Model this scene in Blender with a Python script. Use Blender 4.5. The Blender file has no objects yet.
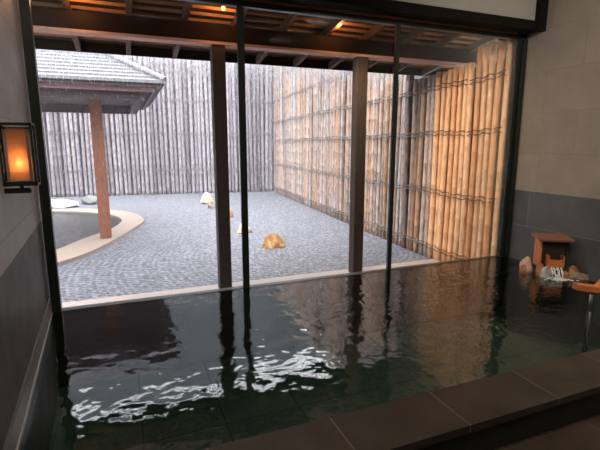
import bpy, bmesh, math, random
from mathutils import Vector, Matrix, noise
random.seed(7)
C = bpy.context.scene.collection
SC = bpy.context.scene
PI = math.pi

# ------------------------------------------------------------------ materials
class NT:
    def __init__(s, name):
        s.m = bpy.data.materials.new(name); s.m.use_nodes = True
        s.t = s.m.node_tree; s.t.nodes.clear()
        s.out = s.n('ShaderNodeOutputMaterial')
    def n(s, typ, **kw):
        nd = s.t.nodes.new(typ)
        ins = kw.pop('ins', {})
        for k, v in kw.items(): setattr(nd, k, v)
        for k, v in ins.items():
            if isinstance(v, bpy.types.NodeSocket): s.t.links.new(v, nd.inputs[k])
            else: nd.inputs[k].default_value = v
        return nd
    def link(s, a, b): s.t.links.new(a, b)
    def pos(s): return s.n('ShaderNodeNewGeometry').outputs['Position']
    def mapped(s, vec, scale=(1, 1, 1), loc=(0, 0, 0), rot=(0, 0, 0)):
        return s.n('ShaderNodeMapping', ins={'Vector': vec, 'Scale': scale, 'Location': loc, 'Rotation': rot}).outputs[0]
    def noise(s, vec, scale, detail=4, rough=.55, dist=0):
        return s.n('ShaderNodeTexNoise', ins={'Vector': vec, 'Scale': scale, 'Detail': detail, 'Roughness': rough, 'Distortion': dist}).outputs['Fac']
    def ramp(s, fac, stops, interp='LINEAR'):
        r = s.n('ShaderNodeValToRGB', ins={'Fac': fac}); cr = r.color_ramp; cr.interpolation = interp
        while len(cr.elements) < len(stops): cr.elements.new(.5)
        for e, (p, c) in zip(cr.elements, stops):
            e.position = p; e.color = c if len(c) == 4 else (*c, 1)
        return r.outputs['Color']
    def mix(s, fac, a, b, blend='MIX'):
        m = s.n('ShaderNodeMix', data_type='RGBA', blend_type=blend)
        for k, v in ((0, fac), (6, a), (7, b)):
            if isinstance(v, bpy.types.NodeSocket): s.link(v, m.inputs[k])
            else: m.inputs[k].default_value = v if k == 0 else ((*v, 1) if len(v) == 3 else v)
        return m.outputs[2]
    def math(s, op, a, b=0.0, c=0.0):
        m = s.n('ShaderNodeMath', operation=op)
        for k, v in ((0, a), (1, b), (2, c)):
            if isinstance(v, bpy.types.NodeSocket): s.link(v, m.inputs[k])
            else: m.inputs[k].default_value = v
        return m.outputs[0]
    def bump(s, h, strength=.3, dist=.01):
        return s.n('ShaderNodeBump', ins={'Height': h, 'Strength': strength, 'Distance': dist}).outputs[0]
    def principled(s, color, rough=.6, normal=None, **ins):
        p = s.n('ShaderNodeBsdfPrincipled')
        for k, v in dict(ins, **{'Base Color': color, 'Roughness': rough}).items():
            k = k.replace('_', ' ')
            if isinstance(v, bpy.types.NodeSocket): s.link(v, p.inputs[k])
            elif k == 'Base Color': p.inputs[k].default_value = (*v[:3], 1)
            else: p.inputs[k].default_value = v
        if normal is not None: s.link(normal, p.inputs['Normal'])
        s.link(p.outputs[0], s.out.inputs[0]); return s.m

def m_plain(name, col, rough=.6, vary=.25, scale=9, bump=.15, **kw):
    t = NT(name); P = t.pos(); f = t.noise(P, scale)
    c = t.mix(f, tuple(v * (1 - vary) for v in col), tuple(min(1, v * (1 + vary)) for v in col))
    return t.principled(c, rough, t.bump(t.noise(P, scale * 6), bump), **kw)

def m_wood(name, dark, light, rough=.6, stretch=(2, 2, 2), scale=8, spec=.4):
    t = NT(name); P = t.n('ShaderNodeTexCoord').outputs['Object']
    f = t.noise(t.mapped(P, stretch), scale, 6, .6, 1.2)
    c = t.ramp(f, [(.3, dark), (.7, light)])
    return t.principled(c, rough, t.bump(f, .2), Specular_IOR_Level=spec)

def m_tile(name, c1, c2, joint, axis, w, h, rough=.45, off=.5, spec=.4, msize=.004, shift=(0, 0), blotch=3.0):
    """Stone slabs; axis: the two world axes that span the face"""
    t = NT(name); s = t.n('ShaderNodeSeparateXYZ', ins={0: t.pos()})
    v = t.n('ShaderNodeCombineXYZ', ins={0: s.outputs[axis[0]], 1: s.outputs[axis[1]]}).outputs[0]
    v = t.mapped(v, loc=(shift[0], shift[1], 0))
    b = t.n('ShaderNodeTexBrick', offset=off, ins={'Vector': v, 'Color1': (0, 0, 0, 1), 'Color2': (1, 1, 1, 1), 'Mortar': (.5, .5, .5, 1),
            'Scale': 1.0, 'Mortar Size': msize, 'Mortar Smooth': .2, 'Bias': 0.0, 'Brick Width': w, 'Row Height': h})
    P = t.pos()
    f = t.math('ADD', t.math('MULTIPLY', t.noise(P, blotch, 6, .6), .75), t.math('MULTIPLY', b.outputs['Color'], .25))
    c = t.mix(b.outputs['Fac'], t.ramp(f, [(.25, c1), (.7, c2)]), joint)
    r = t.math('MULTIPLY_ADD', t.noise(P, 5, 5), .3, rough - .15)
    h_ = t.math('SUBTRACT', t.math('MULTIPLY', t.noise(P, 40, 4), .3), b.outputs['Fac'])
    return t.principled(c, r, t.bump(h_, .25, .004), Specular_IOR_Level=spec)

def m_bamboo(name, stops, patch, patch_amt, rough=.45, dark=(.10, .075, .06)):
    """Culm colour picks from the ramp by pole, streaks and patches along it"""
    t = NT(name); rnd = t.n('ShaderNodeObjectInfo').outputs['Random']
    P = t.n('ShaderNodeVectorMath', operation='ADD', ins={0: t.pos(), 1: t.n('ShaderNodeCombineXYZ', ins={0: t.math('MULTIPLY', rnd, 31.0), 2: t.math('MULTIPLY', rnd, 57.0)}).outputs[0]}).outputs[0]
    st = t.noise(t.mapped(P, (9, 9, .9)), 2.2, 5, .65)
    f = t.math('ADD', t.math('MULTIPLY', rnd, .72), t.math('MULTIPLY', st, .34))
    c = t.ramp(f, stops)
    c = t.mix(t.math('MULTIPLY', t.ramp(t.noise(t.mapped(P, (1.8, 1.8, .3)), 1.5, 6, .65), [(.42, (0, 0, 0)), (.72, (1, 1, 1))]), patch_amt), c, patch)
    c = t.mix(t.math('MULTIPLY', t.ramp(t.noise(t.mapped(P, (16, 16, 3)), 2.5, 5, .7), [(.52, (0, 0, 0)), (.64, (1, 1, 1))]), .7), c, dark)
    return t.principled(c, rough, t.bump(st, .15), Specular_IOR_Level=.4)

M = {}
M['frame'] = m_plain('dark_green_metal', (.012, .018, .014), .35, bump=.02)
M['black'] = m_plain('black_metal', (.01, .011, .01), .4, bump=.02)
M['header'] = m_wood('dark_header_wood', (.006, .006, .005), (.013, .012, .009), .8, (1, 8, 8), spec=.1)
M['bead'] = m_wood('lit_bead_wood', (.14, .055, .025), (.25, .10, .045), .5, (1, 8, 8))  # lit line under the header put into the bead's colour
M['plaster'] = m_plain('pale_plaster', (.36, .355, .325), .8, .06, 3)
M['veranda'] = m_wood('veranda_wood', (.009, .005, .004), (.022, .011, .008), .75, (1.2, 8, 8), spec=.12)
M['rafter'] = m_wood('rafter_wood', (.06, .032, .022), (.13, .07, .048), .6, (8, 1.2, 8), spec=.3)
M['strip'] = m_wood('pinkish_strip_wood', (.36, .20, .16), (.55, .34, .28), .6, (1.2, 8, 8))
M['batten'] = m_wood('lamplit_batten_wood', (.30, .13, .04), (.50, .22, .07), .6, (1.2, 8, 8))  # orange glow of the eave lamps put into the wood colour
M['board'] = m_wood('roof_board_wood', (.02, .013, .01), (.045, .03, .022), .7, (8, 1.2, 8))
M['post'] = m_wood('post_wood', (.022, .015, .013), (.06, .04, .033), .6, (10, 10, .8), spec=.3)
M['redwood'] = m_wood('reddish_post_wood', (.16, .055, .03), (.30, .11, .06), .55, (10, 10, .8))
M['shingle'] = m_plain('roof_shingle', (.17, .165, .175), .38, .35, 14, .3)
M['fascia'] = m_wood('fascia_wood', (.05, .032, .035), (.10, .065, .07), .6, (1, 8, 8))
M['fasciapink'] = m_wood('fascia_rail_wood', (.20, .10, .11), (.30, .16, .17), .6, (1, 8, 8))
M['kerb'] = m_plain('pale_kerb_stone', (.37, .31, .28), .6, .15, 12, .25)
M['coping_pool'] = m_plain('pale_pool_coping', (.34, .265, .22), .55, .2, 9, .25)
M['pool_in'] = m_plain('dark_pool_basin', (.035, .05, .05), .5, .3, 6)
M['gold'] = m_bamboo('golden_bamboo', [(.15, (.66, .31, .13)), (.5, (.84, .46, .23)), (.9, (.90, .60, .38))], (.88, .58, .38), .45, .38, (.50, .23, .10))
M['grey'] = m_bamboo('weathered_bamboo', [(.12, (.06, .045, .038)), (.28, (.22, .18, .165)), (.5, (.50, .46, .455)), (.68, (.27, .22, .195)), (.95, (.48, .34, .23))], (.56, .23, .065), .65, .55, (.05, .04, .035))
M['pale'] = m_bamboo('grey_hazed_bamboo', [(.12, (.075, .064, .068)), (.38, (.22, .192, .212)), (.62, (.35, .315, .345)), (.9, (.23, .185, .19))], (.30, .245, .265), .4, .55, (.06, .05, .05))  # grey bamboo, its pale lilac puts the rain haze into the colour
M['mat'] = m_plain('dark_gap_sheet', (.05, .04, .038), .9, .4, 8)  # for sheets added behind the poles so the gaps show dark
M['twine'] = m_plain('dark_twine', (.15, .13, .125), .9, .5, 30)
M['goldtwine'] = m_plain('brown_twine', (.16, .085, .04), .9, .5, 30)
M['iron'] = m_plain('lantern_iron', (.012, .016, .013), .4, .1, 9, .02)
M['innerframe'] = m_plain('lantern_inner_frame', (.32, .25, .20), .5, .1)
M['copper'] = m_wood('orange_wood', (.36, .10, .025), (.62, .22, .06), .45, (1.2, 8, 8))
M['hutside'] = m_wood('lit_orange_cedar', (.42, .13, .04), (.62, .23, .09), .5, (8, 8, 1.2))  # lit copy of the cedar, light on the left panel put into colour
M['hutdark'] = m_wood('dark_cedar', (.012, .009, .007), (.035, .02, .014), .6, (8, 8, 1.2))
M['hutroof'] = m_wood('brown_cedar', (.14, .06, .035), (.26, .12, .075), .55, (1.2, 8, 8))
M['steel'] = m_plain('post_steel', (.45, .46, .44), .3, .1, 9, .02, Metallic=.9)
M['sleeve'] = m_plain('dark_sleeve', (.02, .024, .022), .4, .1, 9, .02)
M['whitestone'] = m_plain('white_stone', (.70, .69, .71), .6, .08, 7, .4)
M['darkmound'] = m_plain('dark_grey_green', (.16, .17, .16), .8, .3, 10, .5)  # plain grey-green of the low dark mound
M['ledge'] = m_plain('dark_ledge_stone', (.03, .033, .03), .4, .3, 10, .3)

def m_rock(name, a, b, c):
    t = NT(name); P = t.pos()
    f = t.noise(P, 7, 6, .65, .6)
    return t.principled(t.ramp(f, [(.3, a), (.5, b), (.68, c)]), .5, t.bump(t.noise(P, 30, 5), .5, .02))
M['orangerock'] = m_rock('orange_split_stone', (.30, .11, .03), (.52, .24, .07), (.74, .52, .30))
M['palerock'] = m_rock('pale_orange_stone', (.60, .34, .17), (.80, .60, .42), (.90, .78, .62))
M['brownrock'] = m_rock('brown_stone', (.10, .07, .05), (.24, .17, .12), (.36, .28, .2))
M['pinkrock'] = m_rock('pinkish_spout_stone', (.34, .15, .08), (.50, .32, .24), (.60, .46, .40))
M['greyrock'] = m_rock('grey_spout_stone', (.16, .13, .11), (.34, .30, .27), (.52, .48, .45))
M['rustrock'] = m_rock('rust_spout_stone', (.13, .05, .02), (.30, .13, .05), (.42, .22, .10))

M['lwall_up'] = m_tile('left_upper_stone', (.18, .165, .162), (.27, .25, .245), (.14, .13, .128), (1, 2), .9, .62, .5, spec=.35, shift=(0, .31))
M['lwall_low'] = m_tile('left_lower_slate', (.04, .041, .042), (.088, .083, .08), (.03, .03, .03), (1, 2), .9, .79, .55, spec=.2)
M['rwall_up'] = m_tile('right_upper_stone', (.20, .17, .14), (.29, .25, .21), (.205, .175, .145), (1, 2), .85, .46, .5, spec=.3, shift=(.1, .08))
M['rwall_low'] = m_tile('right_lower_slate', (.050, .052, .053), (.10, .102, .104), (.17, .17, .17), (1, 2), .95, .43, .45, spec=.35, msize=.003)
M['slate_floor'] = m_tile('slate_slabs', (.026, .021, .016), (.068, .055, .042), (.13, .115, .095), (0, 1), .6, 2.0, .42, off=0, spec=.4, shift=(-.26, 0), blotch=5)
M['lowfloor'] = m_tile('lower_floor_slabs', (.022, .016, .011), (.055, .037, .026), (.10, .065, .045), (0, 1), .6, .6, .45, off=0, spec=.4, shift=(.1, -.24), blotch=5)
M['riser'] = m_plain('dark_riser', (.012, .014, .010), .5, .3, 6)
M['basin'] = m_tile('basin_slabs', (.050, .084, .072), (.082, .125, .106), (.034, .05, .044), (0, 1), .6, .6, .5, off=0, spec=.2, msize=.006)
M['base'] = m_plain('baseboard_stone', (.12, .12, .12), .35, .2, 6)
M['edge'] = m_plain('pale_edge_stone', (.32, .31, .30), .35, .2, 6)
M['ceil'] = m_plain('ceiling_plaster', (.45, .43, .40), .8, .05, 3)

# raked gravel
t = NT('raked_gravel'); P = t.pos()
v = t.n('ShaderNodeTexVoronoi', ins={'Vector': P, 'Scale': 34.0}).outputs['Color']
v2 = t.n('ShaderNodeTexVoronoi', ins={'Vector': P, 'Scale': 19.0}).outputs['Color']
bw = t.n('ShaderNodeSeparateColor', ins={0: v}).outputs[0]
bw2 = t.n('ShaderNodeSeparateColor', ins={0: v2}).outputs[1]
w1 = t.n('ShaderNodeTexWave', wave_type='BANDS', bands_direction='Y', ins={'Vector': t.mapped(P, rot=(0, 0, .5)), 'Scale': 3.6, 'Distortion': 5.0, 'Detail': 3.0, 'Detail Scale': 1.6}).outputs['Fac']
rk = t.n('ShaderNodeTexWave', wave_type='RINGS', rings_direction='Z', ins={'Vector': t.mapped(P, loc=(-3.5, -6.6, 0)), 'Scale': 3.4, 'Distortion': 1.5, 'Detail': 2.0}).outputs['Fac']
fac = t.math('ADD', t.math('MULTIPLY', bw, .45), t.math('ADD', t.math('MULTIPLY', bw2, .25), t.math('ADD', t.math('MULTIPLY', w1, .18), t.math('MULTIPLY', rk, .12))))
colr = t.ramp(fac, [(.15, (.058, .058, .07)), (.5, (.135, .136, .16)), (.85, (.29, .29, .33))])
hgt = t.math('ADD', t.math('MULTIPLY', fac, .5), t.math('ADD', t.math('MULTIPLY', w1, .5), t.math('MULTIPLY', rk, .4)))
M['gravel'] = t.principled(colr, .6, t.bump(hgt, .6, .02), Specular_IOR_Level=.4)

def clear(name, ior, tint, bumpf=None, rough=.0, boost=1.0):
    t = NT(name)
    nrm = bumpf(t) if bumpf else None
    fr = t.n('ShaderNodeFresnel', ins={'IOR': ior}); gl = t.n('ShaderNodeBsdfGlossy', ins={'Roughness': rough, 'Color': (1, 1, 1, 1)})
    if nrm is not None: t.link(nrm, fr.inputs['Normal']); t.link(nrm, gl.inputs['Normal'])
    tr = t.n('ShaderNodeBsdfTransparent', ins={'Color': (*tint, 1)})
    mx = t.n('ShaderNodeMixShader', ins={0: t.math('MULTIPLY', fr.outputs[0], boost)})
    t.link(tr.outputs[0], mx.inputs[1]); t.link(gl.outputs[0], mx.inputs[2]); t.link(mx.outputs[0], t.out.inputs[0])
    return t.m
def ripples(t):
    P = t.pos()
    s = t.n('ShaderNodeSeparateXYZ', ins={0: P})
    a = t.noise(P, 8.5, 1, .4, .3)
    l = t.noise(P, 3.0, 1, .4, .3)
    b = t.noise(P, 13, 1, .4, .4)
    c = t.noise(P, 26, 1, .5)
    right = t.n('ShaderNodeMapRange', ins={0: s.outputs[0], 1: 1.2, 2: 3.2, 3: .35, 4: 1.5}).outputs[0]
    h = t.math('ADD', t.math('ADD', a, t.math('MULTIPLY', l, 1.8)), t.math('ADD', t.math('MULTIPLY', t.math('MULTIPLY', b, right), .9), t.math('MULTIPLY', t.math('MULTIPLY', c, right), .28)))
    return t.bump(h, .5, .0052)
M['water'] = clear('bath_water', 1.72, (.62, .78, .72), ripples, .0)
def pond_ripples(t): return t.bump(t.noise(t.pos(), 12, 3, .6), .35, .03)
M['pond'] = clear('pond_water', 1.36, (.5, .58, .58), pond_ripples, .03)
M['glass'] = clear('window_glass', 1.45, (.97, .98, .975), None, 0, .4)

t = NT('rain_drop')
mx = t.n('ShaderNodeMixShader', ins={0: .55})
t.link(t.n('ShaderNodeBsdfTransparent').outputs[0], mx.inputs[1])
ad = t.n('ShaderNodeMixShader', ins={0: .5})
t.link(t.n('ShaderNodeBsdfDiffuse', ins={'Color': (.9, .9, .94, 1)}).outputs[0], ad.inputs[1])
t.link(t.n('ShaderNodeBsdfTranslucent', ins={'Color': (.9, .9, .94, 1)}).outputs[0], ad.inputs[2])
t.link(ad.outputs[0], mx.inputs[2]); t.link(mx.outputs[0], t.out.inputs[0]); M['rain'] = t.m

t = NT('foam_white')
M['foam'] = t.principled((.8, .83, .85), .25, Alpha=.75)

def m_emit(name, col, s):
    t = NT(name); e = t.n('ShaderNodeEmission', ins={'Color': (*col, 1), 'Strength': s}); t.link(e.outputs[0], t.out.inputs[0]); return t.m
M['bulb'] = m_emit('warm_bulb', (1, .42, .08), 9)
t = NT('lantern_paper')
mx = t.n('ShaderNodeMixShader', ins={0: .75})
t.link(t.n('ShaderNodeBsdfDiffuse', ins={'Color': (.80, .55, .36, 1)}).outputs[0], mx.inputs[1])
t.link(t.n('ShaderNodeBsdfTranslucent', ins={'Color': (.86, .58, .36, 1)}).outputs[0], mx.inputs[2])
t.link(mx.outputs[0], t.out.inputs[0]); M['paper'] = t.m

t = NT('forest'); P = t.pos()
M['forest'] = t.principled(t.ramp(t.noise(P, .9, 6, .65), [(.35, (.012, .018, .018)), (.65, (.075, .095, .10))]), .9)

# ------------------------------------------------------------------ geometry
def quadbox(bm, c, s, rot=None, mi=0):
    """box centred at c with full sizes s, optional 3x3 rotation"""
    vs = []
    for sx in (-.5, .5):
        for sy in (-.5, .5):
            for sz in (-.5, .5):
                p = Vector((sx * s[0], sy * s[1], sz * s[2]))
                if rot is not None: p = rot @ p
                vs.append(bm.verts.new(p + Vector(c)))
    fs = [(0, 1, 3, 2), (4, 6, 7, 5), (0, 4, 5, 1), (2, 3, 7, 6), (0, 2, 6, 4), (1, 5, 7, 3)]
    for f in fs: bm.faces.new([vs[i] for i in f]).material_index = mi
def span(bm, a, b, mi=0): quadbox(bm, [(a[i] + b[i]) / 2 for i in range(3)], [abs(b[i] - a[i]) for i in range(3)], None, mi)
def prism(bm, pts, z0, z1, mi=0):
    lo = [bm.verts.new((x, y, z0)) for x, y in pts]; hi = [bm.verts.new((x, y, z1)) for x, y in pts]
    n = len(pts)
    bm.faces.new(lo[::-1]).material_index = mi; bm.faces.new(hi).material_index = mi
    for i in range(n): bm.faces.new((lo[i], lo[(i + 1) % n], hi[(i + 1) % n], hi[i])).material_index = mi
def bar(bm, a, b, w, h, up=(0, 0, 1), mi=0):
    a, b = Vector(a), Vector(b); d = (b - a).normalized(); u = Vector(up)
    s = d.cross(u).normalized(); u = s.cross(d)
    R = Matrix((d, s, u)).transposed()
    quadbox(bm, (a + b) / 2, ((b - a).length, w, h), R, mi)
def tube(bm, pts, r, n=6, caps=True):
    rings = []
    for i, p in enumerate(pts):
        p = Vector(p); d = (Vector(pts[min(i + 1, len(pts) - 1)]) - Vector(pts[max(i - 1, 0)])).normalized()
        s = d.cross(Vector((0, 0, 1)) if abs(d.z) < .9 else Vector((1, 0, 0))).normalized(); u = s.cross(d)
        rr = r[i] if isinstance(r, (list, tuple)) else r
        rings.append([bm.verts.new(p + (s * math.cos(2 * PI * k / n) + u * math.sin(2 * PI * k / n)) * rr) for k in range(n)])
    for A, B in zip(rings, rings[1:]):
        for k in range(n): bm.faces.new((A[k], A[(k + 1) % n], B[(k + 1) % n], B[k]))
    if caps: bm.faces.new(rings[0][::-1]); bm.faces.new(rings[-1])
def obj(name, bm, mats, parent=None, loc=None, bevel=0, smooth=False):
    bmesh.ops.recalc_face_normals(bm, faces=bm.faces)
    if bevel: bmesh.ops.bevel(bm, geom=bm.edges[:], offset=bevel, segments=2, affect='EDGES', clamp_overlap=True)
    if smooth:
        for f in bm.faces: f.smooth = True
    me = bpy.data.meshes.new(name); bm.to_mesh(me); bm.free()
    for m in (mats if isinstance(mats, (list, tuple)) else [mats]): me.materials.append(M[m])
    o = bpy.data.objects.new(name, me); C.objects.link(o)
    if parent: o.parent = parent
    if loc: o.location = loc
    return o
def thing(name, label, cat, loc=(0, 0, 0), rz=0, group=None):
    o = bpy.data.objects.new(name, None); o.empty_display_size = .1; C.objects.link(o)
    o.location = loc; o.rotation_euler = (0, 0, rz)
    return tag(o, label, cat, group)
def tag(o, label, cat, group=None, kind=None):
    o['label'] = label; o['category'] = cat
    if group: o['group'] = group
    if kind: o['kind'] = kind
    return o
def struct(name, bm, mats, **k):
    o = obj(name, bm, mats, **k); o['kind'] = 'structure'; return o
B = bmesh.new

# ------------------------------------------------------------------ the room
LX = lambda y: -.66 - .05 * (y - 4.07)          # face of the left wall
RX = lambda y: 4.49 + .004 * (y - 4.07)         # face of the right wall
YB = -1.6
def wall(name, fx, out, zsplit, mats):
    bm = B()
    y0, y1 = YB, 4.2
    for za, zb, mi in ((-.9, zsplit, 1), (zsplit, 3.25, 0)):
        prism(bm, [(fx(y0), y0), (fx(y1), y1), (fx(y1) + out, y1), (fx(y0) + out, y0)], za, zb, mi)
    struct(name, bm, mats)
wall('wall_left', LX, -.2, .785, ['lwall_up', 'lwall_low'])
wall('wall_right', RX, .2, .855, ['rwall_up', 'rwall_low'])
bm = B(); span(bm, (-1.2, YB - .15, -.6), (5, YB, 3.25)); struct('wall_back', bm, 'rwall_up')
bm = B(); span(bm, (-1.2, YB - .15, 3.25), (5.2, 4.3, 3.4)); struct('ceiling', bm, 'ceil')
bm = B(); prism(bm, [(LX(3.86) - .0, 3.86), (RX(3.86), 3.86), (RX(4.1), 4.1), (LX(4.1), 4.1)], 2.765, 3.25); struct('wall_front', bm, 'plaster')
bm = B(); prism(bm, [(LX(YB), YB), (RX(YB), YB), (RX(1.46), 1.46), (LX(1.46), 1.46)], -.3, -.12); struct('floor', bm, 'lowfloor')
# raised slab edge between lower floor and the bath
bm = B(); prism(bm, [(LX(1.44), 1.44), (RX(1.44), 1.44), (RX(1.75), 1.75), (LX(1.75), 1.75)], .04, .08); struct('trim_1', bm, 'slate_floor')
bm = B(); prism(bm, [(LX(1.46), 1.462), (RX(1.46), 1.462), (RX(1.74), 1.74), (LX(1.74), 1.74)], -.9, .04); struct('trim_2', bm, 'riser')
# bath basin
bm = B(); prism(bm, [(LX(1.7), 1.74), (RX(1.7), 1.74), (RX(4.1), 4.12), (LX(4.1), 4.12)], -.85, -.7); struct('pool_floor', bm, 'basin')
bm = B(); prism(bm, [(LX(4.1), 4.045), (RX(4.1), 4.045), (RX(4.2), 4.17), (LX(4.2), 4.17)], -.85, -.012); struct('pool_wall', bm, 'ledge')
bm = B(); prism(bm, [(LX(1.74), 1.741), (RX(1.74), 1.741), (RX(2.08), 2.08), (LX(2.08), 2.08)], -.7, -.38); struct('pool_step', bm, 'basin')
bm = B()
nx, ny = 60, 30
g = [[bm.verts.new((LX(y) + (RX(y) - LX(y)) * i / nx, y, 0)) for i in range(nx + 1)] for y in [1.7505 + (4.046 - 1.7505) * j / ny for j in range(ny + 1)]]
for j in range(ny):
    for i in range(nx): bm.faces.new((g[j][i], g[j][i + 1], g[j + 1][i + 1], g[j + 1][i]))
w = obj('pool_water', bm, 'water', smooth=True); w['kind'] = 'structure'
# stone skirting over the water on the left wall, its pale edge at the water
bm = B(); prism(bm, [(LX(1.76), 1.76), (LX(4.04), 4.04), (LX(4.04) + .012, 4.04), (LX(1.76) + .012, 1.76)], .0, .13); struct('baseboard_left', bm, 'base')
bm = B(); prism(bm, [(LX(1.76), 1.76), (LX(4.04), 4.04), (LX(4.04) + .02, 4.04), (LX(1.76) + .02, 1.76)], -.02, .006); struct('trim_3', bm, 'edge')
# dark header over the glass, bead coloured as its lit underside, dark corner strip
bm = B(); prism(bm, [(LX(3.84), 3.84), (RX(3.84), 3.84), (RX(4.1), 4.1), (LX(4.1), 4.1)], 2.672, 2.765); struct('trim_4', bm, 'header')
bm = B(); span(bm, (-.6, 4.0, 2.652), (4.3, 4.02, 2.672)); struct('trim_5', bm, 'bead')
bm = B(); span(bm, (4.385, 3.79, 2.655), (RX(3.86), 3.86, 3.25)); struct('trim_6', bm, 'header')

# ------------------------------------------------------------------ window wall
wn = bpy.data.objects.new('window_1', None); C.objects.link(wn); wn['kind'] = 'structure'
GY = 4.07
bm = B(); span(bm, (-.66, GY - .03, 2.61), (4.49, GY + .03, 2.68)); obj('head_rail', bm, 'frame', wn, bevel=.004)
bm = B(); span(bm, (-.66, GY - .03, -.02), (4.49, GY + .03, .003)); obj('bottom_rail', bm, 'black', wn)
bm = B(); span(bm, (-.645, GY - .04, -.02), (-.575, GY + .04, 2.62)); obj('jamb', bm, 'frame', wn, bevel=.004)
bm = B(); span(bm, (4.435, GY - .05, -.02), (4.50, GY + .04, 2.62)); obj('jamb', bm, 'frame', wn, bevel=.004)
bm = B(); span(bm, (4.375, GY - .02, 0), (4.43, GY + .03, 2.62)); obj('sash_stile', bm, 'frame', wn, bevel=.004)
for x in (1.058, 2.722):
    bm = B(); span(bm, (x - .036, GY - .035, -.02), (x + .006, GY + .0, 2.62)); span(bm, (x - .006, GY + .0, -.02), (x + .036, GY + .035, 2.62))
    obj('mullion', bm, 'frame', wn, bevel=.003)
for a, b in ((-.575, 1.03), (1.09, 2.69), (2.755, 4.375)):
    bm = B(); span(bm, (a, GY - .004, .012), (b, GY + .004, 2.61)); obj('glass_pane', bm, 'glass', wn)

# ------------------------------------------------------------------ garden ground
bm = B(); prism(bm, [(-9, 4.17), (9, 4.17), (9, 24), (-9, 24)], -.6, -.42); struct('garden_ground', bm, 'gravel')
bm = B(); prism(bm, [(-6, 4.9), (4.50, 4.9), (4.545, 5.5), (-6, 5.5)], -.45, -.4); struct('garden_kerb', bm, 'kerb')

# ------------------------------------------------------------------ bamboo fences
def culm_mesh(name, h, r, mat, seed, lean=.02):
    rnd = random.Random(seed); bm = B(); z = 0; pts = []; rr = []
    bx, by = rnd.uniform(-lean, lean), rnd.uniform(-lean, lean)
    zs = [(0, 1)]
    z = rnd.uniform(.1, .3)
    while z < h - .03:
        zs += [(z - .012, .985), (z - .004, 1.05), (z + .004, 1.05), (z + .012, .985)]
        z += rnd.uniform(.26, .38)
    zs.append((h, .95))
    for zz, k in zs:
        q = zz / h
        pts.append((bx * q + .012 * math.sin(3 * q + seed), by * q + .012 * math.cos(2.4 * q + seed), zz)); rr.append(r * k * (1 - .1 * q))
    tube(bm, pts, rr, 10)
    me_o = obj(name, bm, mat, smooth=True)
    bpy.data.objects.remove(me_o.copy()) if False else None
    return me_o
def culms(parent, meshes, spots):
    for k, (x, y, z, s, a) in enumerate(spots):
        m = random.choice(meshes)
        o = bpy.data.objects.new('bamboo_pole', m); C.objects.link(o); o.parent = parent
        o.location = (x, y, z); o.rotation_euler = (random.uniform(-.006, .006), random.uniform(-.008, .008), a); o.scale = s
def mesh_only(h, r, mat, seed, lean=.02):
    o = culm_mesh('bamboo_pole', h, r, mat, seed, lean); me = o.data; bpy.data.objects.remove(o); return me
FX = lambda y: 4.42 + .0865 * (y - 4.07)
gold_tall = [mesh_only(3.09, .0465, 'gold', i) for i in range(4)]
gold_low = [mesh_only(2.92, .0465, 'gold', i + 10) for i in range(4)]
grey_low = [mesh_only(2.90, .047, 'grey', i + 20) for i in range(3)]
grey_tall = [mesh_only(4.95, .046, 'grey', i + 30, .04) for i in range(6)]
pale_tall = [mesh_only(4.95, .060, 'pale', i + 40, .05) for i in range(6)]

def ties(parent, p0, p1, zs, off, mat, step=.13, r=.010):
    p0, p1 = Vector((*p0, 0)), Vector((*p1, 0)); d = (p1 - p0); L = d.length; d.normalize()
    nrm = Vector(off)
    for z in zs:
        for s in (0, 1):
            bm = B(); pts = []
            n = max(4, int(L / step * 2))
            for i in range(n + 1):
                q = p0 + d * (L * i / n) + nrm * (.008 * math.cos(i * PI)) + Vector((0, 0, z + (.026 if s else -.026) + .012 * math.sin(i * 1.7 + s) + .012 * math.sin(i * .31 + z)))
                pts.append(q)
            tube(bm, pts, r, 5); obj('tie_cord', bm, mat, parent, smooth=True)

ys = [4.2 + .131 * k for k in range(95)]
scr = thing('bamboo_screen', 'screen of fresh golden bamboo poles under the eave beside the right window frame', 'bamboo screen', (0, 0, 0))
fr = thing('bamboo_fence', 'tall weathered bamboo fence with orange patches along the right side of the gravel', 'fence', (0, 0, 0))
J = lambda: random.uniform(-.01, .01)
culms(scr, gold_tall, [(FX(y) + J(), y, -.43, (1, 1, 1 + J() * .6), random.uniform(0, 6)) for y in ys if y < 4.85])
culms(scr, gold_low, [(FX(y) + J(), y, -.43, (1, 1, 1 + J() * .5), random.uniform(0, 6)) for y in ys if 4.85 <= y < 5.75])
ties(scr, (FX(4.2) - .062, 4.2), (FX(5.72) - .062, 5.72), (-.2, .68, 1.57, 2.25), (1, -.09, 0), 'goldtwine', r=.007)
culms(fr, grey_low, [(FX(y) + J(), y, -.43, (1, 1, 1), random.uniform(0, 6)) for y in ys if 5.75 <= y < 6.5])
culms(fr, grey_tall, [(FX(y) + J(), y, -.43, (1, 1, 1 + J()), random.uniform(0, 6)) for y in ys if 6.5 <= y < 16.25])
ties(fr, (FX(5.78) - .066, 5.78), (FX(16.3) - .066, 16.3), (-.2, .68, 1.57, 2.25, 3.0, 3.8), (1, -.09, 0), 'twine')
bm = B(); prism(bm, [(FX(5.8) + .075, 5.8), (FX(6.5) + .075, 6.5), (FX(6.5) + .09, 6.5), (FX(5.8) + .09, 5.8)], -.43, 2.44); prism(bm, [(FX(6.5) + .075, 6.5), (FX(16.3) + .075, 16.3), (FX(16.3) + .09, 16.3), (FX(6.5) + .09, 6.5)], -.43, 4.4); obj('gap_backing', bm, 'mat', fr)  # dark sheet added behind the poles to darken the gaps
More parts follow.
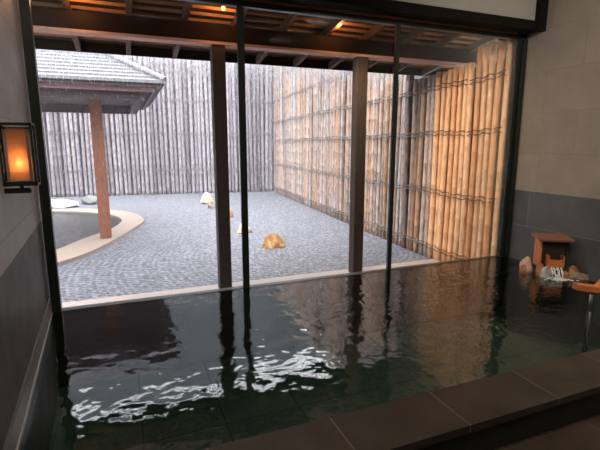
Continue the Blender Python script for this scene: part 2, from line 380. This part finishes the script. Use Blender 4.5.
bm = B(); prism(bm, [(FX(4.15) + .075, 4.15), (FX(5.76) + .075, 5.76), (FX(5.76) + .09, 5.76), (FX(4.15) + .09, 4.15)], -.43, 2.44); obj('gap_backing', bm, 'mat', scr)
bk = thing('bamboo_fence', 'tall grey bamboo fence closing the far end of the gravel garden, haze put into its colour', 'fence', (0, 0, 0))
p0, p1 = Vector((-7.2, 18.13)), Vector((5.45, 16.55)); L = (p1 - p0).length; dd = (p1 - p0) / L
sp = []
for k in range(int(L / .15)):
    q = p1 - dd * (.05 + .15 * k); sp.append((q.x, q.y + J() * 2, -.43, (1, 1, 1 + J()), random.uniform(0, 6)))
culms(bk, pale_tall, sp)
bm = B(); prism(bm, [(p0.x, p0.y + .09), (p1.x + .25, p1.y + .07), (p1.x + .25, p1.y + .09), (p0.x, p0.y + .11)], -.43, 4.4); obj('gap_backing', bm, 'mat', bk)
ties(bk, (p0.x, p0.y - .085), (p1.x, p1.y - .085), (.5, 1.8, 3.0, 4.0), (0, 1, 0), 'twine', .3, .009)

# ------------------------------------------------------------------ veranda
RZ = lambda y: 2.735 + .17 * (5.3 - y)
vr = thing('veranda_roof', 'dark timber veranda roof outside the glass with two posts and a long beam', 'veranda', (0, 0, 0))
XL, XR, Y0, Y1 = -2.2, 6.6, 4.13, 6.38
bm = B(); span(bm, (XL, 5.22, 2.555), (4.9, 5.38, 2.735)); obj('beam', bm, 'veranda', vr, bevel=.006)
bm = B(); span(bm, (XL, 5.205, 2.525), (4.9, 5.375, 2.554)); obj('beam_strip', bm, 'strip', vr)
for x in (1.10, 2.985):
    bm = B(); span(bm, (x - .075, 5.225, -.4), (x + .075, 5.375, 2.525)); obj('post', bm, 'post', vr, bevel=.006)
x = -.42 - .58 * 3
while x < XR:
    bm = B(); bar(bm, (x, Y0, RZ(Y0) + .045), (x, Y1, RZ(Y1) + .045), .055, .09); obj('rafter', bm, 'rafter', vr)
    x += .58
y = Y0 + .05
while y < Y1 - .05:
    bm = B(); bar(bm, (XL, y, RZ(y) + .105), (XR, y, RZ(y) + .105), .045, .03, (0, -.17, 1)); obj('batten', bm, 'batten', vr)
    y += .155
bm = B(); bar(bm, ((XL + XR) / 2, Y0, RZ(Y0) + .14), ((XL + XR) / 2, Y1 + .05, RZ(Y1 + .05) + .14), XR - XL, .04); obj('roof_boards', bm, 'board', vr)
bm = B(); span(bm, (XL, Y1, RZ(Y1) + .0), (XR, Y1 + .035, RZ(Y1) + .15)); obj('eave_board', bm, 'veranda', vr)
bm = B()
pts = [(Y1 + .04 + .05 * (1 - math.cos(a)), RZ(Y1) + .07 - .05 * math.sin(a)) for a in [PI * k / 8 for k in range(9)]]
for u in (0, 1):
    pass
prev = None
for xx in (XL, XR):
    ring = [bm.verts.new((xx, yy, zz)) for yy, zz in pts] + [bm.verts.new((xx, yy, zz + .008)) for yy, zz in pts[::-1]]
    if prev:
        for k in range(len(ring)): bm.faces.new((prev[k], prev[(k + 1) % len(ring)], ring[(k + 1) % len(ring)], ring[k]))
    prev = ring
obj('gutter', bm, 'black', vr)

LIGHTS = []
for k, (x, y, lab) in enumerate(((-.30, 5.02, 'small glowing eave lamp nearest the wall lantern'), (1.10, 4.93, 'small glowing eave lamp above the first veranda post'),
                                 (2.52, 4.98, 'small glowing eave lamp left of the second veranda post'))):
    z = RZ(y) + .09
    e = thing('eave_lamp', lab, 'lamp', (x, y, z), 0, 'lamps under the veranda roof')
    bm = B(); tube(bm, [(0, 0, 0), (0, 0, -.04)], .022, 12); obj('socket', bm, 'black', e)
    bm = B(); bmesh.ops.create_uvsphere(bm, u_segments=12, v_segments=8, radius=.022)
    obj('bulb', bm, 'bulb', e, (0, 0, -.055), smooth=True)
    l = bpy.data.lights.new('eave_lamp_or_fill', 'POINT'); l.energy = 5; l.color = (1, .45, .15); l.shadow_soft_size = .03
    lo = bpy.data.objects.new('eave_lamp_or_fill', l); C.objects.link(lo); lo.location = (x, y, z - .11)

l = bpy.data.lights.new('eave_lamp_or_fill', 'SPOT'); l.energy = 230; l.color = (1, .74, .5); l.shadow_soft_size = .0; l.spot_size = math.radians(100); l.spot_blend = 1  # fill spot added without a fixture to brighten the golden bamboo
lo = bpy.data.objects.new('eave_lamp_or_fill', l); C.objects.link(lo); lo.location = (2.3, 4.72, 2.68)
lo.rotation_euler = (Vector((4.5, 4.9, .5)) - lo.location).to_track_quat('-Z', 'Y').to_euler()
# ------------------------------------------------------------------ pavilion
pv = thing('garden_pavilion', 'open garden pavilion with grey shingled hip roof on a reddish post by the round pool', 'pavilion', (0, 0, 0))
px0, px1, py0, py1, pz = -4.6, .74, 7.85, 12.4, 2.42
bm = B(); st = .125; n = 17; k_ = .577
for i in range(n):
    a0, a1 = st * i, st * (i + 1) + .02
    z0, z1 = pz + a0 * k_ + .035, pz + a1 * k_
    lo = [bm.verts.new(p) for p in ((px0 + a0, py0 + a0, z0), (px1 - a0, py0 + a0, z0), (px1 - a0, py1 - a0, z0), (px0 + a0, py1 - a0, z0))]
    hi = [bm.verts.new(p) for p in ((px0 + a1, py0 + a1, z1), (px1 - a1, py0 + a1, z1), (px1 - a1, py1 - a1, z1), (px0 + a1, py1 - a1, z1))]
    un = [bm.verts.new(v.co - Vector((0, 0, .05))) for v in lo]
    for j in range(4):
        bm.faces.new((lo[j], lo[(j + 1) % 4], hi[(j + 1) % 4], hi[j])); bm.faces.new((un[j], un[(j + 1) % 4], lo[(j + 1) % 4], lo[j]))
    if i == n - 1: bm.faces.new(hi)
obj('shingle_roof', bm, 'shingle', pv)
for sx, sy in ((1, 0), (0, 0), (1, 1), (0, 1)):
    a = st * n
    A = Vector((px1 if sx else px0, py1 if sy else py0, pz + .05)); E = Vector(((px1 - a) if sx else px0 + a, (py1 - a) if sy else py0 + a, pz + a * k_ + .05))
    bm = B(); tube(bm, [A, E], .05, 8); obj('hip_ridge', bm, 'shingle', pv)
bm = B(); span(bm, (px0 + .06, py0 + .06, pz - .07), (px1 - .06, py1 - .06, pz + .01)); obj('soffit', bm, 'fascia', pv)
bm = B(); 
for a, b in (((px0 + .16, py0 + .16), (px1 - .16, py0 + .2)), ((px0 + .16, py1 - .2), (px1 - .16, py1 - .16)), ((px0 + .16, py0 + .2), (px0 + .2, py1 - .2)), ((px1 - .2, py0 + .2), (px1 - .16, py1 - .2))):
    span(bm, (*a, pz - .14), (*b, pz - .07))
obj('fascia_rail', bm, 'fasciapink', pv)
bm = B()
for a, b in (((px0 + .34, py0 + .34), (px1 - .34, py0 + .5)), ((px0 + .34, py1 - .5), (px1 - .34, py1 - .34)), ((px0 + .34, py0 + .5), (px0 + .5, py1 - .5)), ((px1 - .5, py0 + .5), (px1 - .34, py1 - .5))):
    span(bm, (*a, pz - .26), (*b, pz - .07))
obj('ring_beam', bm, 'fascia', pv)
bm = B(); span(bm, (px0 + .4, 8.98, pz - .16), (px1 - .4, 9.12, pz - .07)); obj('cross_beam', bm, 'fascia', pv)
for x, y, zb in ((-.40, 9.03, -.35), (-4.05, 9.03, -.42)):
    bm = B(); span(bm, (x - .1, y - .1, zb), (x + .1, y + .1, pz - .07)); obj('post', bm, 'redwood', pv, bevel=.01)

# ------------------------------------------------------------------ round garden pool
inner = [(-1.92, 13.2), (-1.29, 12.95), (-.65, 12.4), (-.24, 11.72), (-.12, 10.9), (-.35, 9.9), (-.78, 9.1), (-1.17, 8.25), (-1.6, 7.85), (-2.2, 7.85), (-2.9, 8.5), (-3.3, 10), (-3.15, 11.8), (-2.6, 12.9)]
outer = [(-2.0, 13.75), (-1.2, 13.6), (-.4, 13.05), (.15, 12.2), (.37, 11.0), (.12, 9.95), (-.28, 8.75), (-.72, 7.75), (-1.3, 7.2), (-2.3, 7.2), (-3.2, 8.0), (-3.75, 9.9), (-3.6, 12.0), (-2.9, 13.3)]
def smoothloop(p, k=6):
    out = []
    for i in range(len(p)):
        a, b, c, d = (Vector(p[(i + j) % len(p)]) for j in (-1, 0, 1, 2))
        for s in range(k):
            q = s / k
            v = .5 * ((2 * b) + (c - a) * q + (2 * a - 5 * b + 4 * c - d) * q * q + (3 * b - a - 3 * c + d) * q ** 3); out.append((v.x, v.y))
    return out
si, so = smoothloop(inner), smoothloop(outer)
gp = thing('garden_pool', 'round garden pool with pale stone rim beneath the pavilion', 'pool', (0, 0, 0))
bm = B(); n = len(si)
rows = [[bm.verts.new((x, y, z)) for x, y in L_] for L_, z in ((so, -.43), (so, -.36), (si, -.35), (si, -.415))]
for A, Bv in zip(rows, rows[1:]):
    for k in range(n): bm.faces.new((A[k], A[(k + 1) % n], Bv[(k + 1) % n], Bv[k]))
obj('rim', bm, 'coping_pool', gp)
bm = B(); bm.faces.new([bm.verts.new((x, y, -.385)) for x, y in si]); obj('water', bm, 'pond', gp)
bm = B(); bm.faces.new([bm.verts.new((x, y, -.414)) for x, y in si]); obj('basin', bm, 'pool_in', gp)

# ------------------------------------------------------------------ stones
def stone_bm(seed, s, pts=26, sink=.15, cut=None):
    rnd = random.Random(seed); bm = B()
    for _ in range(pts):
        v = Vector((rnd.gauss(0, 1), rnd.gauss(0, 1), rnd.gauss(0, 1))).normalized() * rnd.uniform(.8, 1)
        bm.verts.new((v.x * s[0], v.y * s[1], max(-sink, v.z) * s[2]))
    r = bmesh.ops.convex_hull(bm, input=bm.verts[:])
    bmesh.ops.delete(bm, geom=[v for v in bm.verts if not v.link_faces], context='VERTS')
    zmin = min(v.co.z for v in bm.verts)
    for v in bm.verts: v.co.z -= zmin
    bmesh.ops.bevel(bm, geom=bm.edges[:], offset=min(s) * .06, segments=2, affect='EDGES', clamp_overlap=True)
    return bm
def stone(name, seed, loc, s, mat, label, cat='stone', group=None, rz=0, **k):
    o = obj(name, stone_bm(seed, s, **k), mat); o.location = loc; o.rotation_euler = (0, 0, rz)
    return tag(o, label, cat, group)
GS = 'split stones set in the gravel'
# the nearest: a wedge with a flat orange face to the left and a long pale top
bm = B()
for p in ((-.21, -.03, 0), (-.06, -.17, 0), (.19, -.13, 0), (.23, .08, 0), (-.1, .16, 0), (-.15, -.06, .19), (-.07, -.03, .25), (.06, .0, .245), (.14, .0, .17), (.21, -.03, .07), (-.02, .1, .21), (.07, -.12, .12)): bm.verts.new(p)
bmesh.ops.convex_hull(bm, input=bm.verts[:])
o = obj('garden_stone', bm, 'orangerock', bevel=.004); o.location = (2.43, 7.35, -.42); o.rotation_euler = (0, 0, -.25)
tag(o, 'largest orange split stone on the gravel, nearest the glass', 'stone', GS)
stone('garden_stone', 3, (2.27, 8.8, -.42), (.20, .14, .21), 'palerock', 'pale orange stone half hidden behind the first window mullion', 'stone', GS)
stone('garden_stone', 4, (2.44, 10.95, -.42), (.125, .12, .23), 'orangerock', 'small orange stone just right of the first veranda post', 'stone', GS)
stone('garden_stone', 5, (2.36, 13.75, -.42), (.25, .18, .34), 'palerock', 'farthest pale orange stone in the gravel, left of the first veranda post', 'stone', GS)
stone('garden_stone', 6, (2.30, 12.7, -.42), (.13, .11, .17), 'brownrock', 'small dull brown stone before the farthest pale orange one', 'stone', GS)
stone('garden_stone', 8, (-1.85, 14.5, -.42), (.62, .3, .26), 'whitestone', 'flat white stone beyond the round garden pool', 'stone')
stone('garden_stone', 9, (-.95, 15.0, -.42), (.45, .3, .28), 'darkmound', 'low dark grey mound beside the flat white stone near the far fence', 'stone')

# ------------------------------------------------------------------ wall lantern
lx = LX(2.78)
ln = thing('wall_lantern', 'square iron wall lantern with glowing orange paper on the left wall', 'lantern', (lx, 2.7, 1.15))
W_, D_, H0, H1 = .162, .085, .035, .365
bm = B()
for x in (.012, W_ - .0):
    for y in (0, D_): span(bm, (x - .012, y, H0), (x, y + .012, H1))
for z in (H0, H1 - .012):
    for y in (0, D_): span(bm, (0, y, z), (W_, y + .012, z + .012))
    for x in (0, W_ - .012): span(bm, (x, .012, z), (x + .012, D_, z + .012))
obj('outer_frame', bm, 'iron', ln)
bm = B()
for x in (.022, W_ - .036):
    for y in (.022, D_ - .024): span(bm, (x, y, H0 + .02), (x + .014, y + .014, H1 - .02))
for z in (H1 - .034,):
    for y in (.022, D_ - .024): span(bm, (.022, y, z), (W_ - .022, y + .014, z + .014))
obj('inner_frame', bm, 'innerframe', ln)
bm = B(); span(bm, (.028, .03, H0 + .03), (W_ - .028, .032, H1 - .035)); span(bm, (.028, D_ - .02, H0 + .03), (W_ - .028, D_ - .018, H1 - .035))
span(bm, (W_ - .030, .033, H0 + .03), (W_ - .028, D_ - .02, H1 - .035)); span(bm, (.028, .033, H0 + .03), (.030, D_ - .02, H1 - .035))
obj('paper_shade', bm, 'paper', ln)
bm = B(); span(bm, (.01, .01, H0 + .008), (W_ - .01, D_, H0 + .022)); obj('bottom_plate', bm, 'iron', ln)
bm = B(); span(bm, (0, .02, -.005), (.125, .05, .022)); span(bm, (.07, .03, .02), (.09, .045, H0 + .01)); obj('bracket', bm, 'iron', ln, bevel=.003)
bm = B(); bmesh.ops.create_uvsphere(bm, u_segments=12, v_segments=8, radius=.014); obj('bulb', bm, 'bulb', ln, (W_ / 2, D_ * .72, H0 + .105), smooth=True)
l = bpy.data.lights.new('lantern_light', 'POINT'); l.energy = .9; l.color = (1, .64, .38); l.shadow_soft_size = .02
lo = bpy.data.objects.new('lantern_light', l); C.objects.link(lo); lo.location = (lx + W_ / 2, 2.7 + D_ * .72, 1.15 + H0 + .12)

# ------------------------------------------------------------------ water spout hut on its stones
bm = B(); prism(bm, [(3.98, 3.5), (4.1, 3.2), (4.32, 2.95), (RX(2.95), 2.95), (RX(3.8), 3.8), (4.2, 3.8)], -.7, -.06); struct('pool_ledge', bm, 'ledge')
ang = math.atan2(-.14, .24)
ht = thing('spout_hut', 'little cedar hut with slanting roof pouring water over stones by the right wall', 'water spout', (4.16, 3.32, .08), ang)
w_, d_, h_ = .285, .17, .305
bm = B(); span(bm, (0, 0, 0), (.02, d_, h_)); obj('side_panel', bm, 'hutside', ht)
bm = B(); span(bm, (w_ - .02, 0, 0), (w_, d_, h_)); obj('side_panel', bm, 'hutdark', ht)
bm = B(); span(bm, (.02, .015, 0), (w_ - .02, .03, h_)); obj('front_panel', bm, 'hutdark', ht)
bm = B(); span(bm, (.02, d_ - .02, 0), (w_ - .02, d_, h_)); obj('back_panel', bm, 'hutdark', ht)
bm = B(); bar(bm, (w_ / 2 , -.06, h_ + .004), (w_ / 2, d_ + .03, h_ + .03), w_ + .06, .022); obj('roof', bm, 'hutroof', ht, bevel=.003)
bx = bpy.data.objects
bm = B()
span(bm, (.066, -.07, .02), (.23, .014, .032)); span(bm, (.066, -.07, .032), (.08, .014, .145)); span(bm, (.216, -.07, .032), (.23, .014, .145))
span(bm, (.08, -.068, .032), (.216, -.06, .105))
obj('spout_box', bm, 'copper', ht)
# stones
SG = 'stones under the spout hut'
def hutpt(u, v): return (4.16 + math.cos(ang) * u - math.sin(ang) * v, 3.32 + math.sin(ang) * u + math.cos(ang) * v)
for seed, u, v, s, mat, z, lab in (
    (21, -.085, .10, (.09, .08, .16), 'pinkrock', -.06, 'pink and orange block stone left of the spout hut'),
    (22, -.005, -.04, (.06, .05, .15), 'rustrock', -.06, 'small rust stone beneath the left corner of the spout hut'),
    (23, .055, -.085, (.075, .055, .14), 'greyrock', -.06, 'grey wet stone left of the falling water'),
    (24, .245, -.085, (.08, .055, .10), 'rustrock', -.06, 'rust brown stone right of the falling water'),
    (25, .335, -.05, (.08, .06, .15), 'rustrock', -.06, 'rounded brown stone right of the spout hut by the wall'),
    (31, -.145, .02, (.05, .05, .12), 'rustrock', -.06, 'smallest rust stone in front of the pink and orange block'),
    (33, .02, -.13, (.055, .04, .10), 'greyrock', -.06, 'low grey stone out in front of the falling water, at the left'),
    (26, .14, .09, (.16, .1, .09), 'ledge', -.06, 'dark base stone under the spout hut'),
    (27, .37, -.12, (.12, .045, .105), 'brownrock', -.06, 'long flat brown stone at the right end of the spout stones')):
    X, Y = hutpt(u, v)
    stone('spout_stone', seed, (X, Y, z), s, mat, lab, 'stone', SG, rz=ang, sink=.5)
bm = B()
rnd = random.Random(5)
for k in range(7):
    u = .095 + .018 * k + rnd.uniform(-.006, .006); pts = []
    for j in range(7):
        q = j / 6; X, Y = hutpt(u + .01 * math.sin(j * 2.3 + k * 1.9) * q, -.078 - .075 * q); pts.append((X, Y, .098 - .1 * q * q))
    tube(bm, pts, [.004 + .006 * rnd.random() for _ in pts], 6)
for k in range(120):
    X, Y = hutpt(.145 + rnd.gauss(0, .05), -.175 + rnd.gauss(0, .035)); r = rnd.uniform(.004, .014)
    bmesh.ops.create_icosphere(bm, subdivisions=1, radius=r, matrix=Matrix.Translation((X, Y, rnd.uniform(-.002, .008))) @ Matrix.Diagonal((1.6, 1.6, .5, 1)))
tag(obj('falling_water', bm, 'foam', smooth=True), 'white water pouring from the spout hut and foaming below it', 'water', None, 'stuff')

# ------------------------------------------------------------------ handrail standing in the bath
hr = thing('handrail', 'orange wooden handrail on a slim steel post rising from the bath water at the right', 'handrail', (3.285, 2.14, -.38))
bm = B(); tube(bm, [(0, 0, 0), (0, 0, .51)], .018, 14); obj('post_sleeve', bm, 'sleeve', hr, smooth=True)
bm = B(); tube(bm, [(0, 0, .5), (0, 0, .665)], .013, 14); obj('post', bm, 'steel', hr, smooth=True)
bm = B()
bar(bm, (-.13, .05, .712), (.055, -.02, .685), .075, .05); 
obj('rail', bm, 'copper', hr, bevel=.005)
bm = B(); bar(bm, (.04, -.015, .685), (.40, .0, .92), .07, .045); obj('sloping_rail', bm, 'copper', hr, bevel=.005)

# ------------------------------------------------------------------ rain
rnd = random.Random(11); bm = B()
def drop(x, y, z, l, r):
    a = [bm.verts.new((x + r * math.cos(q), y + r * math.sin(q), z)) for q in (0, 2.1, 4.2)]
    t_ = bm.verts.new((x, y, z + l)); b_ = bm.verts.new((x, y, z - l * .3))
    for k in range(3): bm.faces.new((a[k], a[(k + 1) % 3], t_)); bm.faces.new((a[(k + 1) % 3], a[k], b_))
for _ in range(15000):
    y = rnd.uniform(6.55, 13); x = rnd.uniform(-.35 * y + .5, 4.4)
    if y > 7.7 and x < .85: continue
    drop(x, y, rnd.uniform(-.3, 1.4 + .19 * y), rnd.uniform(.02, .05), rnd.uniform(.00016, .00027) * y)
for _ in range(12000):
    z = 2.62 - abs(rnd.gauss(0, .16)); drop(rnd.uniform(-1.9, 4.5), 6.53 + rnd.gauss(0, .03), z, rnd.uniform(.02, .05), rnd.uniform(.0016, .0032))
tag(obj('rain', bm, 'rain'), 'rain falling over the garden and dripping from the veranda eave', 'rain', None, 'stuff')

t = NT('rain_mist'); vs_ = t.n('ShaderNodeVolumeScatter', ins={'Color': (.90, .88, .97, 1), 'Density': .011, 'Anisotropy': .0}); t.link(vs_.outputs[0], t.out.inputs['Volume']); M['mist'] = t.m
bm = B(); span(bm, (-11, 6.6, -.40), (4.55, 16.3, 6.5)); tag(obj('rain_mist', bm, 'mist'), 'pale mist of fine rain hanging over the gravel garden', 'mist', None, 'stuff')

# wooded ridge beyond the fence
bm = B(); nx, ny = 90, 8
g = []
for j in range(ny + 1):
    row = []
    for i in range(nx + 1):
        x = -45 + 100 * i / nx; q = j / ny
        h = (25.5 + 2.2 * noise.noise((x * .08, 1.3, 0)) + 1.3 * noise.noise((x * .35, 4, 0))) * math.sin(q * PI / 2) ** .8
        row.append(bm.verts.new((x, 36 + 10 * q + .6 * noise.noise((x * .5, q * 6, 2)), -1 + h)))
    g.append(row)
for j in range(ny):
    for i in range(nx): bm.faces.new((g[j][i], g[j][i + 1], g[j + 1][i + 1], g[j + 1][i]))
struct('hill', bm, 'forest', smooth=True)

# ------------------------------------------------------------------ light, camera
wd = bpy.data.worlds.new('overcast'); SC.world = wd; wd.use_nodes = True
bg = wd.node_tree.nodes.get('Background') or wd.node_tree.nodes.new('ShaderNodeBackground')
nt = wd.node_tree
tc = nt.nodes.new('ShaderNodeTexCoord'); sp_ = nt.nodes.new('ShaderNodeSeparateXYZ'); nt.links.new(tc.outputs['Generated'], sp_.inputs[0])
mr = nt.nodes.new('ShaderNodeMapRange'); nt.links.new(sp_.outputs[2], mr.inputs[0])
for k, v in ((1, 0), (2, 1), (3, 1.8), (4, 10.4)): mr.inputs[k].default_value = v
nt.links.new(mr.outputs[0], bg.inputs[1]); bg.inputs[0].default_value = (.95, .955, 1.0, 1)
# unseen fill spots added below the ceiling to brighten walls and slabs
for (x, y), e, aim in (((3.2, 1.6), 40, None), ((1.6, .5), 45, None), ((3.3, -.3), 60, None), ((2.7, 1.5), 150, (4.5, 2.9, 1.4)), ((2.5, .2), 100, (4.3, .9, 1.3)),
                       ((.55, 2.0), 55, (-.65, 3.0, 1.4)), ((.6, .6), 50, (-.55, 1.6, 1.2)), ((.5, 3.0), 22, (-.65, 3.5, 1.5))):
    l = bpy.data.lights.new('room_fill', 'SPOT'); l.energy = e; l.color = (1, .87, .73); l.spot_size = math.radians(150); l.spot_blend = 1; l.shadow_soft_size = 0
    lo = bpy.data.objects.new('room_fill', l); C.objects.link(lo); lo.location = (x, y, 3.2)
    if aim: lo.rotation_euler = (Vector(aim) - lo.location).to_track_quat('-Z', 'Y').to_euler()
cd = bpy.data.cameras.new('camera'); cd.sensor_width = 36; cd.lens = 436 / 600 * 36; cd.clip_end = 300; cd.clip_start = .02
co = bpy.data.objects.new('camera', cd); C.objects.link(co); co.location = (0, 0, 1.4)
co.rotation_euler = (math.radians(90 - 10.397), 0, math.radians(-21.894)); SC.camera = co
SC.view_settings.view_transform = 'Standard'; SC.view_settings.look = 'None'; SC.view_settings.exposure = 0; SC.view_settings.gamma = 1
SC.view_settings.use_curve_mapping = False
SC.cycles.use_denoising = True; SC.cycles.max_bounces = 10; SC.cycles.transparent_max_bounces = 24; SC.cycles.caustics_reflective = True
